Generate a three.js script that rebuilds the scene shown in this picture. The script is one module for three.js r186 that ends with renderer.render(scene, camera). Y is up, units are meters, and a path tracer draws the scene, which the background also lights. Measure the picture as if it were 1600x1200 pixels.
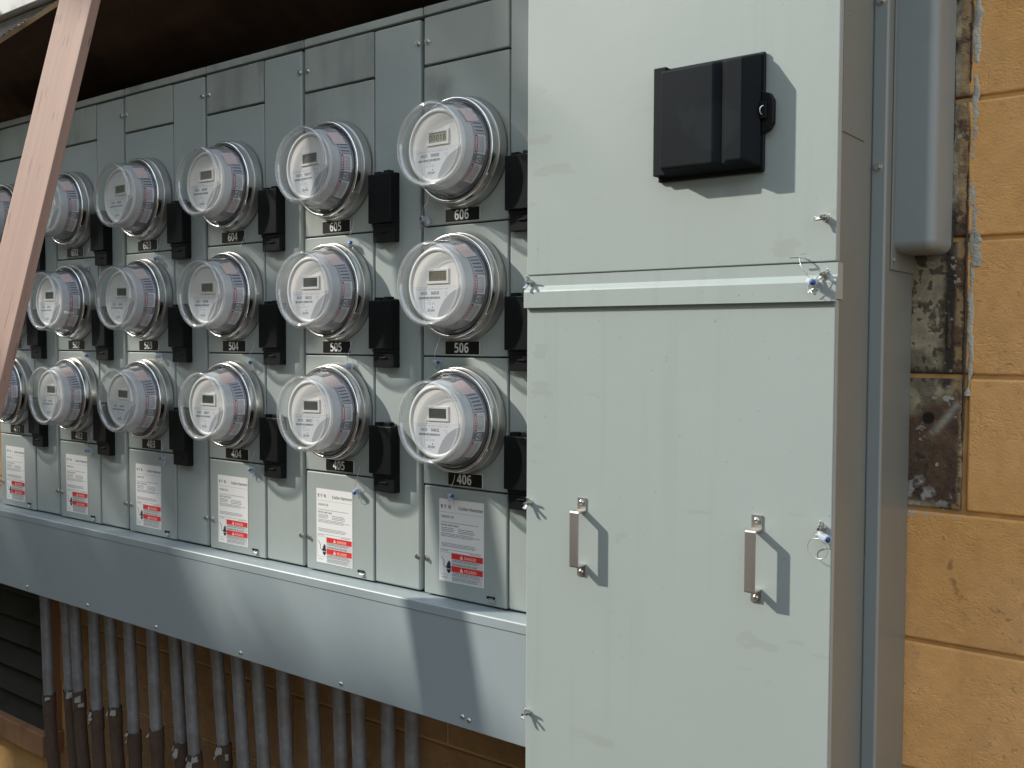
import * as THREE from 'three';
import { RoundedBoxGeometry } from 'three/addons/geometries/RoundedBoxGeometry.js';
import { mergeGeometries, toCreasedNormals } from 'three/addons/utils/BufferGeometryUtils.js';

// ---------------------------------------------------------------- camera, sky, sun, exposure
const scene = new THREE.Scene();
const camera = new THREE.PerspectiveCamera(42.34, 4 / 3, 0.05, 200);
camera.position.set(1.2549, 0.0268, 1.3668);
camera.rotation.order = 'YXZ';
camera.rotation.set(-0.0422, 0.6532, 0.0036);

const SUN = new THREE.Vector3(-0.0425, 0.0317, 0.025).normalize();   // direction towards the sun
const SUN_STRENGTH = 4.3, SKY_STRENGTH = 1.2, EXPOSURE = 1.11;

const renderer = new THREE.WebGLRenderer({ antialias: true });
renderer.toneMapping = THREE.LinearToneMapping;
renderer.toneMappingExposure = EXPOSURE;
renderer.shadowMap.enabled = true;
renderer.setSize(1024, 768);

// ---------------------------------------------------------------- noise
function rng(seed) { let s = seed | 0; return () => { s = (s + 0x6d2b79f5) | 0; let t = Math.imul(s ^ (s >>> 15), 1 | s); t = (t + Math.imul(t ^ (t >>> 7), 61 | t)) ^ t; return ((t ^ (t >>> 14)) >>> 0) / 4294967296; }; }
function hash(x, y, s) { let h = Math.imul(x, 374761393) ^ Math.imul(y, 668265263) ^ Math.imul(s, 1274126177); h = Math.imul(h ^ (h >>> 13), 1274126177); return ((h ^ (h >>> 16)) >>> 0) / 4294967296; }
const mod = (a, n) => ((a % n) + n) % n;
function vnoise(x, y, per, s) {
  const xi = Math.floor(x), yi = Math.floor(y), fx = x - xi, fy = y - yi, u = fx * fx * (3 - 2 * fx), v = fy * fy * (3 - 2 * fy);
  const a = hash(mod(xi, per), mod(yi, per), s), b = hash(mod(xi + 1, per), mod(yi, per), s), c = hash(mod(xi, per), mod(yi + 1, per), s), d = hash(mod(xi + 1, per), mod(yi + 1, per), s);
  return a + (b - a) * u + (c - a) * v + (a - b - c + d) * u * v;
}
function fbm(x, y, per, oct, s) { let t = 0, a = 0.5, n = 0; for (let i = 0; i < oct; i++) { t += a * vnoise(x, y, per, s + i); n += a; x *= 2; y *= 2; per *= 2; a *= 0.5; } return t / n; }
const sm = (a, b, x) => { const t = Math.min(1, Math.max(0, (x - a) / (b - a))); return t * t * (3 - 2 * t); };
const lerp = (a, b, t) => a + (b - a) * t;
const mix3 = (a, b, t) => [lerp(a[0], b[0], t), lerp(a[1], b[1], t), lerp(a[2], b[2], t)];
const toS = (v) => (v <= 0.0031308 ? 12.92 * v : 1.055 * Math.pow(v, 1 / 2.4) - 0.055);

// linear-colour texture from a function of (u, v) in 0..1
function tex(size, fn, { srgb = true, h = size } = {}) {
  const d = new Uint8Array(size * h * 4);
  for (let y = 0; y < h; y++) for (let x = 0; x < size; x++) {
    let c = fn((x + 0.5) / size, (y + 0.5) / h); if (typeof c === 'number') c = [c, c, c];
    const o = (y * size + x) * 4;
    for (let k = 0; k < 3; k++) { const v = Math.min(1, Math.max(0, c[k])); d[o + k] = Math.round(255 * (srgb ? toS(v) : v)); }
    d[o + 3] = 255;
  }
  const t = new THREE.DataTexture(d, size, h);
  t.colorSpace = srgb ? THREE.SRGBColorSpace : THREE.NoColorSpace;
  t.wrapS = t.wrapT = THREE.RepeatWrapping; t.magFilter = THREE.LinearFilter; t.minFilter = THREE.LinearMipmapLinearFilter; t.generateMipmaps = true; t.needsUpdate = true;
  return t;
}
function canvasTex(w, h, draw) {
  const c = document.createElement('canvas'); c.width = w; c.height = h;
  draw(c.getContext('2d'), w, h);
  const t = new THREE.CanvasTexture(c); t.colorSpace = THREE.SRGBColorSpace; t.anisotropy = 8; return t;
}

// ---------------------------------------------------------------- sky (also the light)
{
  const W = 512, H = 256, d = new Float32Array(W * H * 4);
  for (let y = 0; y < H; y++) for (let x = 0; x < W; x++) {
    const el = ((y + 0.5) / H - 0.5) * Math.PI, az = ((x + 0.5) / W - 0.5) * 2 * Math.PI;
    const dir = [Math.cos(el) * Math.cos(az), Math.sin(el), Math.cos(el) * Math.sin(az)];
    let c;
    if (el >= 0) {
      const t = Math.pow(Math.sin(el), 0.5);
      c = mix3([1.06, 1.06, 1.06], [0.56, 0.71, 0.96], t);
      // broken white cloud
      const k = 2.2 / (dir[1] + 0.35), n = fbm(dir[0] * k + 40, dir[2] * k + 40, 4096, 5, 7);
      c = mix3(c, [1.5, 1.5, 1.5], 0.75 * sm(0.5, 0.68, n) * sm(0.0, 0.2, dir[1]));
      const ca = dir[0] * SUN.x + dir[1] * SUN.y + dir[2] * SUN.z;
      const g = Math.pow(Math.max(0, ca), 24) * 0.9;
      c = [c[0] + g, c[1] + g * 0.97, c[2] + g * 0.9];
    } else c = [0.3, 0.26, 0.2];
    const o = (y * W + x) * 4;
    for (let q = 0; q < 3; q++) d[o + q] = c[q] * SKY_STRENGTH;
    d[o + 3] = 1;
  }
  const sky = new THREE.DataTexture(d, W, H, THREE.RGBAFormat, THREE.FloatType);
  sky.mapping = THREE.EquirectangularReflectionMapping; sky.magFilter = THREE.LinearFilter; sky.minFilter = THREE.LinearFilter; sky.needsUpdate = true;
  scene.background = sky; scene.environment = sky;
}
const sun = new THREE.DirectionalLight(new THREE.Color(1, 0.95, 0.87), SUN_STRENGTH);
sun.position.copy(SUN).multiplyScalar(20); sun.target.position.set(0, 0, 0);
sun.castShadow = true; sun.shadow.mapSize.set(4096, 4096);
Object.assign(sun.shadow.camera, { left: -6, right: 6, top: 6, bottom: -6, near: 1, far: 60 });
sun.shadow.radius = 1.8;
scene.add(sun, sun.target);

// ---------------------------------------------------------------- materials
const paintMap = tex(1024, (u, v) => { const a = fbm(u * 6, v * 6, 6, 5, 11), b = fbm(u * 60, v * 60, 60, 2, 17), s = sm(0.62, 0.8, fbm(u * 10, v * 10, 10, 4, 29)); return mix3([0.95 + 0.06 * (a - 0.4), 0.95 + 0.06 * (a - 0.4), 0.95 + 0.06 * (a - 0.4)], [0.86, 0.845, 0.81], s * 0.3).map((q) => q * (0.985 + 0.03 * b)); }, { srgb: false });
const grimeMap = tex(1024, (u, v) => { const a = fbm(u * 7, v * 7, 7, 5, 41), st = fbm(u * 40, v * 5, 40, 3, 43), blot = sm(0.55, 0.75, fbm(u * 12, v * 12, 12, 4, 47)); const k = 0.98 - 0.16 * sm(0.45, 0.75, a) - 0.10 * sm(0.5, 0.8, st) - 0.2 * blot * sm(0.4, 0.6, a); return [k, k * 0.985, k * 0.955]; }, { srgb: false });
const fineBump = tex(512, (u, v) => fbm(u * 64, v * 64, 64, 3, 5), { srgb: false });
const roughMap = tex(512, (u, v) => { const k = 0.42 + 0.3 * fbm(u * 9, v * 9, 9, 5, 3); return [k, k, k]; }, { srgb: false });
const doorMap = tex(1024, (u, v) => {
  const a = fbm(u * 4, v * 4, 4, 5, 201), st = fbm(u * 90, v * 3, 90, 3, 203), sp = sm(0.90, 0.93, fbm(u * 150, v * 150, 150, 2, 207)), sc = sm(0.74, 0.80, fbm(u * 14, v * 40, 56, 3, 209)) * sm(0.55, 0.7, fbm(u * 4 + 1, v * 4, 4, 3, 211));
  let k = 0.955 + 0.05 * (a - 0.5) - 0.035 * sm(0.55, 0.8, st) * sm(0.4, 0.65, a);
  let c = [k, k, k * 0.995]; c = mix3(c, [0.42, 0.33, 0.24], 0.45 * sp * sm(0.5, 0.7, a)); return mix3(c, [0.86, 0.82, 0.76], 0.55 * sc);
}, { srgb: false });
const doorRough = tex(512, (u, v) => { const k = 0.75 + 0.5 * fbm(u * 5, v * 5, 5, 5, 221); return [k, k, k]; }, { srgb: false });
const dentBump = tex(512, (u, v) => 0.93 * fbm(u * 3, v * 3, 3, 2, 231) + 0.05 * fbm(u * 128, v * 128, 128, 2, 5), { srgb: false });
const std = (p) => new THREE.MeshStandardMaterial(p);
const col = (r, g, b) => new THREE.Color().setRGB(r, g, b);
const M = {};
M.paint = std({ color: col(0.36, 0.405, 0.385), roughness: 0.5, map: paintMap, bumpMap: fineBump, bumpScale: 0.00012, name: 'grey_enamel' });
M.paintDoor = std({ color: col(0.37, 0.42, 0.397), roughness: 0.5, map: doorMap, roughnessMap: doorRough, bumpMap: dentBump, bumpScale: 0.0022, name: 'grey_enamel_door' });
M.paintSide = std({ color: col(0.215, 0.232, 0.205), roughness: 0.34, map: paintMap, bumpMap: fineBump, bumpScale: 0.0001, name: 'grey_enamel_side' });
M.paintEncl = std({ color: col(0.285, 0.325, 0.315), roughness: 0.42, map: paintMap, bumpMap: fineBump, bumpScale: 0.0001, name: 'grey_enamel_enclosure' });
M.paintGrime = std({ color: col(0.36, 0.4, 0.375), roughness: 0.55, map: grimeMap, bumpMap: fineBump, bumpScale: 0.00012, name: 'grimy_enamel' });
M.paintTrough = std({ color: col(0.33, 0.385, 0.395), roughness: 0.45, map: paintMap, bumpMap: fineBump, bumpScale: 0.0001, name: 'trough_enamel' });
M.cavity = std({ color: col(0.05, 0.06, 0.058), roughness: 0.7, name: 'cabinet_inside' });
M.chrome = std({ color: col(0.88, 0.88, 0.87), roughness: 0.2, metalness: 1, roughnessMap: null, name: 'bright_steel' });
M.steel = std({ color: col(0.62, 0.62, 0.6), roughness: 0.28, metalness: 1, name: 'zinc_steel' });
M.dullSteel = std({ color: col(0.33, 0.29, 0.26), roughness: 0.5, metalness: 0.85, map: grimeMap, name: 'dull_steel' });
const galvMap = tex(512, (u, v) => { const a = fbm(u * 8, v * 8, 8, 4, 61), b = fbm(u * 30, v * 30, 30, 3, 63), r = sm(0.6, 0.75, fbm(u * 5 + 3, v * 5, 5, 4, 67)); return mix3([0.8 + 0.25 * (a - 0.5), 0.8 + 0.25 * (a - 0.5), 0.82 + 0.25 * (a - 0.5)], [0.55, 0.48, 0.40], r * 0.45).map((q) => q * (0.85 + 0.3 * b)); }, { srgb: false });
M.galv = std({ color: col(0.32, 0.325, 0.315), roughness: 0.6, metalness: 0.3, map: galvMap, bumpMap: fineBump, bumpScale: 0.0004, name: 'galvanised_steel' });
M.rust = std({ color: col(0.115, 0.072, 0.045), roughness: 0.85, map: galvMap, bumpMap: fineBump, bumpScale: 0.001, name: 'dirty_pipe' });
M.flake = std({ color: col(0.42, 0.4, 0.35), roughness: 0.9, map: galvMap, name: 'flaking_paint' });
M.flakeD = std({ color: col(0.42, 0.4, 0.35), roughness: 0.9, side: THREE.DoubleSide, map: galvMap, name: 'flaking_paint_curl' });
M.handle = std({ color: col(0.6, 0.57, 0.54), roughness: 0.4, metalness: 0.9, map: grimeMap, name: 'handle_steel' });
M.black = new THREE.MeshPhysicalMaterial({ color: col(0.008, 0.0095, 0.0095), roughness: 0.5, specularIntensity: 0.4, bumpMap: fineBump, bumpScale: 0.0002, name: 'black_plastic' });
const dustMap = tex(512, (u, v) => { const a = fbm(u * 5, v * 5, 5, 5, 71), w = sm(0.55, 0.8, fbm(u * 7 + 2, v * 7, 7, 5, 73)); const k = 0.55 + 0.3 * a + 0.6 * w; return [k * 0.92, k, k * 1.05]; }, { srgb: false });
M.blackDusty = new THREE.MeshPhysicalMaterial({ color: col(0.0135, 0.017, 0.0195), roughness: 0.6, specularIntensity: 0.22, map: dustMap, name: 'dusty_black_plastic' });
M.dome = new THREE.MeshPhysicalMaterial({ color: col(0.94, 0.95, 0.95), roughness: 0.015, transmission: 0.985, thickness: 0, ior: 1.7, side: THREE.DoubleSide, name: 'clear_polycarbonate' });
M.domeRim = new THREE.MeshPhysicalMaterial({ color: col(0.9, 0.91, 0.91), roughness: 0.035, transmission: 0.87, thickness: 0, ior: 1.9, side: THREE.DoubleSide, name: 'thick_polycarbonate_rim' });
M.clear = new THREE.MeshPhysicalMaterial({ color: col(0.85, 0.88, 0.92), roughness: 0.1, transmission: 0.6, thickness: 0, ior: 1.5, name: 'clear_plastic' });
M.white = std({ color: col(0.76, 0.75, 0.73), roughness: 0.45, name: 'white_plastic' });
M.greyPlastic = std({ color: col(0.42, 0.42, 0.46), roughness: 0.5, name: 'grey_plastic' });
M.blue = std({ color: col(0.025, 0.12, 0.33), roughness: 0.35, name: 'blue_plastic' });
M.wire = std({ color: col(0.75, 0.74, 0.72), roughness: 0.3, metalness: 0.9, name: 'seal_wire' });
M.plateEdge = std({ color: col(0.62, 0.62, 0.6), roughness: 0.5, name: 'engraved_plate_core' });
const woodMap = tex(1024, (u, v) => { const g = fbm(u * 3, v * 40, 40, 4, 81) , w = Math.sin((v * 26 + 3 * fbm(u * 2, v * 4, 4, 3, 83)) * 6.283) * 0.5 + 0.5; const m = fbm(u * 5, v * 5, 5, 4, 88), k = 0.78 + 0.26 * g + 0.02 * w + 0.2 * (m - 0.5) - 0.3 * sm(0.78, 0.84, fbm(u * 40, v * 60, 120, 2, 87)); return [k, k * (0.96 + 0.05 * m), k * (0.94 + 0.07 * m)]; }, { srgb: false });
M.postWood = std({ color: col(0.37, 0.24, 0.185), roughness: 0.75, map: woodMap, bumpMap: woodMap, bumpScale: 0.0006, name: 'pink_brown_painted_wood' });
const plyMap = tex(1024, (u, v) => { const g = fbm(u * 4, v * 30, 30, 5, 91), w = fbm(u * 6, v * 6, 6, 4, 93); const k = 0.55 + 0.6 * g - 0.35 * sm(0.5, 0.75, w); return [k, k * 0.93, k * 0.86]; }, { srgb: false });
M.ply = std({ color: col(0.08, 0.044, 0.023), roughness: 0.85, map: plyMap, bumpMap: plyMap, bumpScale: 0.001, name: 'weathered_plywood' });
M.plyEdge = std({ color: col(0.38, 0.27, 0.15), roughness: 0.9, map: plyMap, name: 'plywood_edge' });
M.whitePaint = std({ color: col(0.66, 0.68, 0.66), roughness: 0.6, map: grimeMap, name: 'white_house_paint' });
M.greySiding = std({ color: col(0.46, 0.45, 0.47), roughness: 0.7, map: grimeMap, name: 'grey_siding_paint' });
M.louver = new THREE.MeshPhysicalMaterial({ color: col(0.03, 0.029, 0.02), roughness: 0.8, specularIntensity: 0.3, map: grimeMap, name: 'dark_louvre_slat' });
M.orange = std({ color: col(0.34, 0.17, 0.075), roughness: 0.8, map: grimeMap, bumpMap: fineBump, bumpScale: 0.0008, name: 'orange_painted_sill' });
M.leaf = new THREE.MeshPhysicalMaterial({ color: col(0.06, 0.1, 0.03), roughness: 0.6, side: THREE.DoubleSide, name: 'leaf' });
M.bark = std({ color: col(0.12, 0.09, 0.065), roughness: 0.95, name: 'bark' });
M.dirt = std({ color: col(0.12, 0.072, 0.045), roughness: 1, map: grimeMap, name: 'red_dirt' });
M.mortar = std({ color: col(0.62, 0.36, 0.13), roughness: 0.95, bumpMap: fineBump, bumpScale: 0.002, map: grimeMap, name: 'painted_mortar' });

M.collar = std({ color: col(0.5, 0.5, 0.47), roughness: 0.3, metalness: 0.8, name: 'collar_steel' });
M.gasket = std({ color: col(0.025, 0.027, 0.03), roughness: 0.4, name: 'dark_gasket' });
M.blackDusty2 = new THREE.MeshPhysicalMaterial({ color: col(0.0095, 0.011, 0.011), roughness: 0.5, specularIntensity: 0.4, map: dustMap, name: 'black_plastic_cover' });

// block wall near the cabinet: paint, scar strip of an older fitting, mould, whitish caulk; in wall metres
const WX0 = 0.55, WX1 = 1.55, WY0 = -0.70, WY1 = 0.70;
function wallPaint(x0, y0) {
  const wx = 0.016 * (fbm(x0 * 45 + 5, y0 * 45 + 3, 4096, 3, 301) - 0.5), wy = 0.016 * (fbm(x0 * 45 + 9, y0 * 45 + 17, 4096, 3, 302) - 0.5);
  let x = x0 + wx, y = y0 + wy;
  const n1 = fbm(x * 9 + 20, y * 9 + 20, 4096, 5, 101), n2 = fbm(x * 60 + 7, y * 60 + 9, 4096, 4, 103), n3 = fbm(x * 160, y * 160 + 50, 4096, 3, 107), n4 = fbm(x * 30 + 11, y * 12 + 5, 4096, 4, 109);
  x = x0; y = y0;
  let c = mix3([0.82, 0.435, 0.14], [0.92, 0.52, 0.195], n1);
  c = c.map((q) => q * (0.86 + 0.26 * n2));
  c = mix3(c, [0.22, 0.13, 0.05], 0.45 * sm(0.72, 0.82, n3) * sm(0.4, 0.65, n1));      // pits
  const br = Math.floor((y0 + 0.0218) / 0.2025), bt = 0.93 + 0.12 * hash(br, x0 > 0.899 ? 1 : 0, 77), sag = fbm(x * 14, y * 2.2, 4096, 4, 321); c = c.map((q, k) => q * bt * (0.93 + 0.14 * sag) * (k === 2 ? 0.9 + 0.25 * n1 : 1));
  const lim = -0.2266;
  const wob = (n4 - 0.5) * 0.016, jag = (n2 - 0.5) * 0.012;
  if (y > lim) {
    const e = 0.896 + wob * 0.5;                                                         // where the old fitting ended
    const old = 1 - sm(e - 0.003, e + 0.003, x + jag * 0.4);
    let o = mix3([0.33, 0.29, 0.185], [0.52, 0.46, 0.31], n1);
    o = o.map((q) => q * (0.6 + 0.75 * n2));
    const big = fbm(x * 26 + 3, y * 18 + 8, 4096, 5, 171); o = mix3(o, [0.12, 0.10, 0.07], 0.75 * sm(0.5, 0.66, big));
    const band = Math.exp(-Math.pow((x - (0.872 + wob)) / 0.009, 2));                    // dark mould band
    o = mix3(o, [0.045, 0.036, 0.026], Math.min(1, band * sm(0.36, 0.6, n4 + 0.12 * n2) * 1.3));
    o = mix3(o, [0.06, 0.045, 0.03], 0.85 * sm(0.56, 0.7, n2) * sm(0.4, 0.55, n4));
    const tan = sm(0.880, 0.884, x + jag * 0.5) * (1 - sm(0.892, 0.896, x));             // strip of tan paint
    o = mix3(o, mix3([0.42, 0.27, 0.12], [0.16, 0.09, 0.045], sm(0.42, 0.62, n2)), tan * 0.8);
    if (y < -0.0218) {                                                                   // bare dirty block
      const up = sm(-0.05, -0.085, y + wob * 3 - (x - 0.85) * 0.4), down = sm(-0.222, -0.206, y + jag);
      let b = mix3([0.075, 0.05, 0.032], [0.14, 0.085, 0.045], n1);
      b = b.map((q) => q * (0.6 + 0.9 * n2));
      const streak = Math.exp(-Math.pow(((x - 0.868) - (y + 0.09) * 0.75) / 0.007, 2)) * sm(-0.12, -0.10, y);
      b = mix3(b, [0.36, 0.34, 0.28], 0.8 * streak);
      b = mix3(b, [0.42, 0.41, 0.37], 0.85 * sm(0.5, 0.66, n4 + 0.25 * sm(-0.18, -0.215, y)) * sm(0.48, 0.6, n2) * (0.3 + 0.7 * sm(-0.16, -0.205, y)));
      const hole = Math.hypot(x - 0.8475, y + 0.085); b = mix3([0.01, 0.008, 0.006], b, sm(0.007, 0.011, hole + jag * 0.3));
      o = mix3(o, b, up * down * (1 - sm(0.886, 0.893, x + jag)));
    } else {
      const crack = y - 0.18;                                                            // darker, hairy patch near a joint
      o = mix3(o, [0.05, 0.046, 0.04], 0.8 * Math.exp(-Math.pow(crack / 0.03, 2)) * (1 - sm(0.87, 0.885, x)) * sm(0.35, 0.55, n2 + 0.1));
      o = mix3(o, [0.40, 0.40, 0.37], 0.5 * Math.exp(-Math.pow((y - 0.235) / 0.035, 2)) * (1 - sm(0.868, 0.88, x)) * sm(0.5, 0.62, n3));
    }
    const mot = fbm(x * 130 + 2, y * 110 + 6, 4096, 4, 311); o = o.map((q) => q * (0.62 + 0.8 * mot)); o = mix3(o, [0.035, 0.03, 0.022], 0.8 * sm(0.60, 0.68, mot) * sm(0.42, 0.58, n4)); o = mix3(o, [0.62, 0.6, 0.53], 0.6 * sm(0.30, 0.24, mot) * sm(0.45, 0.6, n2));
    c = mix3(c, o, old);
    const dk = Math.exp(-Math.pow((x - 0.8955 - wob * 0.4) / 0.0016, 2));
    c = mix3(c, [0.05, 0.035, 0.02], 0.8 * dk * sm(0.42, 0.55, n4 + 0.05));
    for (let k = 0; k < 3; k++) {                                                        // grime along joints
      const jy = [0.383, 0.1805, -0.0218][k]; c = mix3(c, [0.05, 0.04, 0.025], 0.8 * Math.exp(-Math.pow((y - jy - 0.004) / 0.006, 2)) * (1 - sm(0.9, 0.915, x)));
    }
  } else {
    const d1 = Math.exp(-Math.pow((x - (0.858 + (lim - y) * 0.35 + wob)) / 0.006, 2)) * sm(-0.43, -0.3, y);
    c = mix3(c, [0.15, 0.08, 0.045], 0.6 * d1 * sm(0.5, 0.62, n2));
    c = mix3(c, [0.50, 0.47, 0.42], 0.8 * sm(lim - 0.012, lim - 0.004, y) * (1 - sm(0.885, 0.9, x)) * sm(0.45, 0.6, n2));
  }
  return c;
}
const wallMap = tex(1024, (u, v) => wallPaint(lerp(WX0, WX1, u), lerp(WY0, WY1, v)), { h: 1434 });
wallMap.wrapS = wallMap.wrapT = THREE.ClampToEdgeWrapping;
const blockBump = tex(1024, (u, v) => { const a = fbm(u * 50, v * 75, 150, 4, 131), b = fbm(u * 220, v * 300, 600, 2, 137), p = sm(0.62, 0.72, fbm(u * 110, v * 190, 760, 2, 139)) * sm(0.4, 0.6, fbm(u * 9, v * 9, 9, 3, 141)); return 0.35 * a + 0.45 * b + 0.2 - 0.35 * p; }, { srgb: false });
M.wallNear = std({ roughness: 0.88, map: wallMap, name: 'stained_orange_block' });
M.wallNear.bumpMap = blockBump.clone(); M.wallNear.bumpMap.repeat.set((WX1 - WX0) / 0.5, (WY1 - WY0) / 0.5); M.wallNear.bumpScale = 0.0012;
M.crumb = std({ color: col(0.085, 0.06, 0.042), roughness: 1, bumpMap: blockBump, bumpScale: 0.003, name: 'dirty_sealant' });
M.caulk = std({ color: col(0.56, 0.55, 0.47), roughness: 0.9, map: grimeMap, bumpMap: blockBump, bumpScale: 0.002, name: 'old_whitish_caulk' });
const wallFarMap = tex(512, (u, v) => { const n = fbm(u * 6, v * 6, 6, 5, 151), m = fbm(u * 40, v * 40, 40, 3, 157); return mix3([0.33, 0.185, 0.08], [0.46, 0.265, 0.115], n).map((q) => q * (0.8 + 0.35 * m)); });
M.wallFar = std({ roughness: 0.9, map: wallFarMap, bumpMap: blockBump, bumpScale: 0.003, name: 'orange_painted_block' });

// ---------------------------------------------------------------- builders
const counts = {}, inner = new Map();
function numberedIn(o, name) { const k = o.uuid + name, n = inner.get(k) ?? 0; inner.set(k, n + 1); return n ? name + '_' + String(n).padStart(3, '0') : name; }
function numbered(name) { const n = counts[name] ?? 0; counts[name] = n + 1; return n ? name + '_' + String(n).padStart(3, '0') : name; }
function thing(name, label, category, pos, group) {
  const g = new THREE.Group(); g.name = numbered(name); g.position.set(...pos); g.userData = { label, category }; if (group) g.userData.group = group;
  scene.add(g); return g;
}
function structure(name, mesh) { mesh.name = name; mesh.userData = { kind: 'structure' }; scene.add(mesh); return mesh; }
// a mesh under parent, given in world coordinates; parents are never turned (unless rot is set on the mesh itself)
function worldOf(o) { const p = new THREE.Vector3(); for (let q = o; q && q !== scene; q = q.parent) p.add(q.position); return p; }
function part(name, geo, mat, parent, pos = [0, 0, 0], rot) {
  const m = new THREE.Mesh(geo, mat); m.name = name; m.castShadow = m.receiveShadow = true;
  m.position.set(...pos).sub(worldOf(parent)); if (rot) m.rotation.set(...rot); parent.add(m); return m;
}
function boxUV(g, ox = 0, oy = 0, s = 1) {            // uv in metres, projected along the face normal
  const p = g.attributes.position, n = g.attributes.normal, uv = new Float32Array(p.count * 2);
  for (let i = 0; i < p.count; i++) {
    const ax = Math.abs(n.getX(i)), ay = Math.abs(n.getY(i)), az = Math.abs(n.getZ(i));
    const [a, b] = az >= ax && az >= ay ? [p.getX(i), p.getY(i)] : ax >= ay ? [p.getZ(i), p.getY(i)] : [p.getX(i), p.getZ(i)];
    uv[i * 2] = a * s + ox; uv[i * 2 + 1] = b * s + oy;
  }
  g.setAttribute('uv', new THREE.BufferAttribute(uv, 2)); return g;
}
const R0 = rng(99);
function slab(x0, x1, y0, y1, z0, z1, r = 0.002, seg = 2) {   // rounded box between two corners: [geometry, centre]
  const g = new RoundedBoxGeometry(x1 - x0, y1 - y0, z1 - z0, seg, Math.min(r, (x1 - x0) / 2.01, (y1 - y0) / 2.01, (z1 - z0) / 2.01));
  return [boxUV(g, R0(), R0()), [(x0 + x1) / 2, (y0 + y1) / 2, (z0 + z1) / 2]];
}
function slabPart(name, parent, mat, x0, x1, y0, y1, z0, z1, r, seg) { const [g, c] = slab(x0, x1, y0, y1, z0, z1, r, seg); return part(name, g, mat, parent, c); }
function latheZ(pts, seg = 64) { const g = new THREE.LatheGeometry(pts.map(([r, z]) => new THREE.Vector2(r, z)), seg); g.rotateX(Math.PI / 2); return g; }   // profile (r, z), axis +z
function tube(pts, r, seg = 24, rs = 6) { return new THREE.TubeGeometry(new THREE.CatmullRomCurve3(pts.map((p) => new THREE.Vector3(...p))), seg, r, rs, false); }
function extrudeX(profile, x0, x1) {                       // closed profile of (z, y) swept along x
  const s = new THREE.Shape(profile.map(([z, y]) => new THREE.Vector2(z, y)));
  const g = new THREE.ExtrudeGeometry(s, { depth: x1 - x0, bevelEnabled: false }); g.rotateY(Math.PI / 2);
  // after the turn (z, y, d) -> (d, y, -z)
  g.scale(1, 1, -1); const idx = g.attributes.position; g.translate(x0, 0, 0);
  const a = g.toNonIndexed ? (g.index ? g.toNonIndexed() : g) : g;
  const P = a.attributes.position.array, N = P.length / 9;   // the mirror turned the faces round: turn them back
  for (let i = 0; i < N; i++) for (let k = 0; k < 3; k++) { const t = P[i * 9 + 3 + k]; P[i * 9 + 3 + k] = P[i * 9 + 6 + k]; P[i * 9 + 6 + k] = t; }
  a.computeVertexNormals(); return boxUV(a, R0(), R0());
}
const hexScrew = mergeGeometries([latheZ([[0, 0.0012], [0.0055, 0.0012], [0.006, 0.0004], [0.006, 0]], 18), new THREE.CylinderGeometry(0.0038, 0.004, 0.0045, 6).rotateX(Math.PI / 2).translate(0, 0, 0.0032)].map((g) => g.toNonIndexed()));
hexScrew.computeVertexNormals();
const panScrew = latheZ([[0, 0.0034], [0.0022, 0.0031], [0.0038, 0.0018], [0.0042, 0]], 18);
const rivet = latheZ([[0, 0.0012], [0.0016, 0.0008], [0.0024, 0]], 12);

// ---------------------------------------------------------------- ground
{
  const g = new THREE.PlaneGeometry(240, 240, 1, 1); g.rotateX(-Math.PI / 2);
  const uv = g.attributes.uv; for (let i = 0; i < uv.count; i++) uv.setXY(i, uv.getX(i) * 160, uv.getY(i) * 160);
  const m = new THREE.Mesh(g, M.dirt); m.position.y = -1.62; m.receiveShadow = true; structure('ground', m);
}

// ---------------------------------------------------------------- block wall
{
  const wall = thing('block_wall', 'orange painted concrete block wall behind the cabinets, stained and mouldy near the tall cabinet', 'wall', [0, -1.62, -0.2]);
  const [mg, mc] = slab(-6, 2.6, -1.62, 1.9, -0.4, -0.2042, 0.001, 1); part('mortar', mg, M.mortar, wall, mc);
  const H = 0.2025, L = 0.406, J = 0.0032;
  const shared = {};
  for (let row = -8; row <= 9; row++) {
    const y0 = -0.0218 + row * H, y1 = y0 + H; if (y1 < -1.62 || y0 > 1.85) continue;
    const off = row === -1 ? 0.899 : 0.899 + L * [0.5, 0.36, 0.62, 0.28][mod(row, 4)];
    for (let i = -16; i <= 3; i++) {
      const x0 = off + i * L, x1 = x0 + L; if (x0 < -5.8 || x1 > 2.6) continue;
      if (x0 > -2.9 && x1 < -1.69 && y0 < -0.7 && y1 > -1.3) continue;            // the louvred vent stands here
      const near = x1 > 0.7 && y1 > -0.75 && y0 < 0.75;
      const w = L - 2 * J, h = H - 2 * J, key = near ? 'n' + row + i : 'f';
      let g = shared[key];
      if (!g) {
        g = new RoundedBoxGeometry(w, h, 0.05, 1, 0.004);
        if (near) {
          const p = g.attributes.position, uv = g.attributes.uv;
          for (let k = 0; k < p.count; k++) uv.setXY(k, (p.getX(k) + (x0 + x1) / 2 - WX0) / (WX1 - WX0), (p.getY(k) + (y0 + y1) / 2 - WY0) / (WY1 - WY0));
        } else boxUV(g, 0, 0, 1);
        shared[key] = g;
      }
      const m = part(numberedIn(wall, 'block'), g, near ? M.wallNear : M.wallFar, wall, [(x0 + x1) / 2, (y0 + y1) / 2, -0.225 + 0.0012 * (hash(row, i, 5) - 0.5)]);
    }
  }
}

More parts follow.
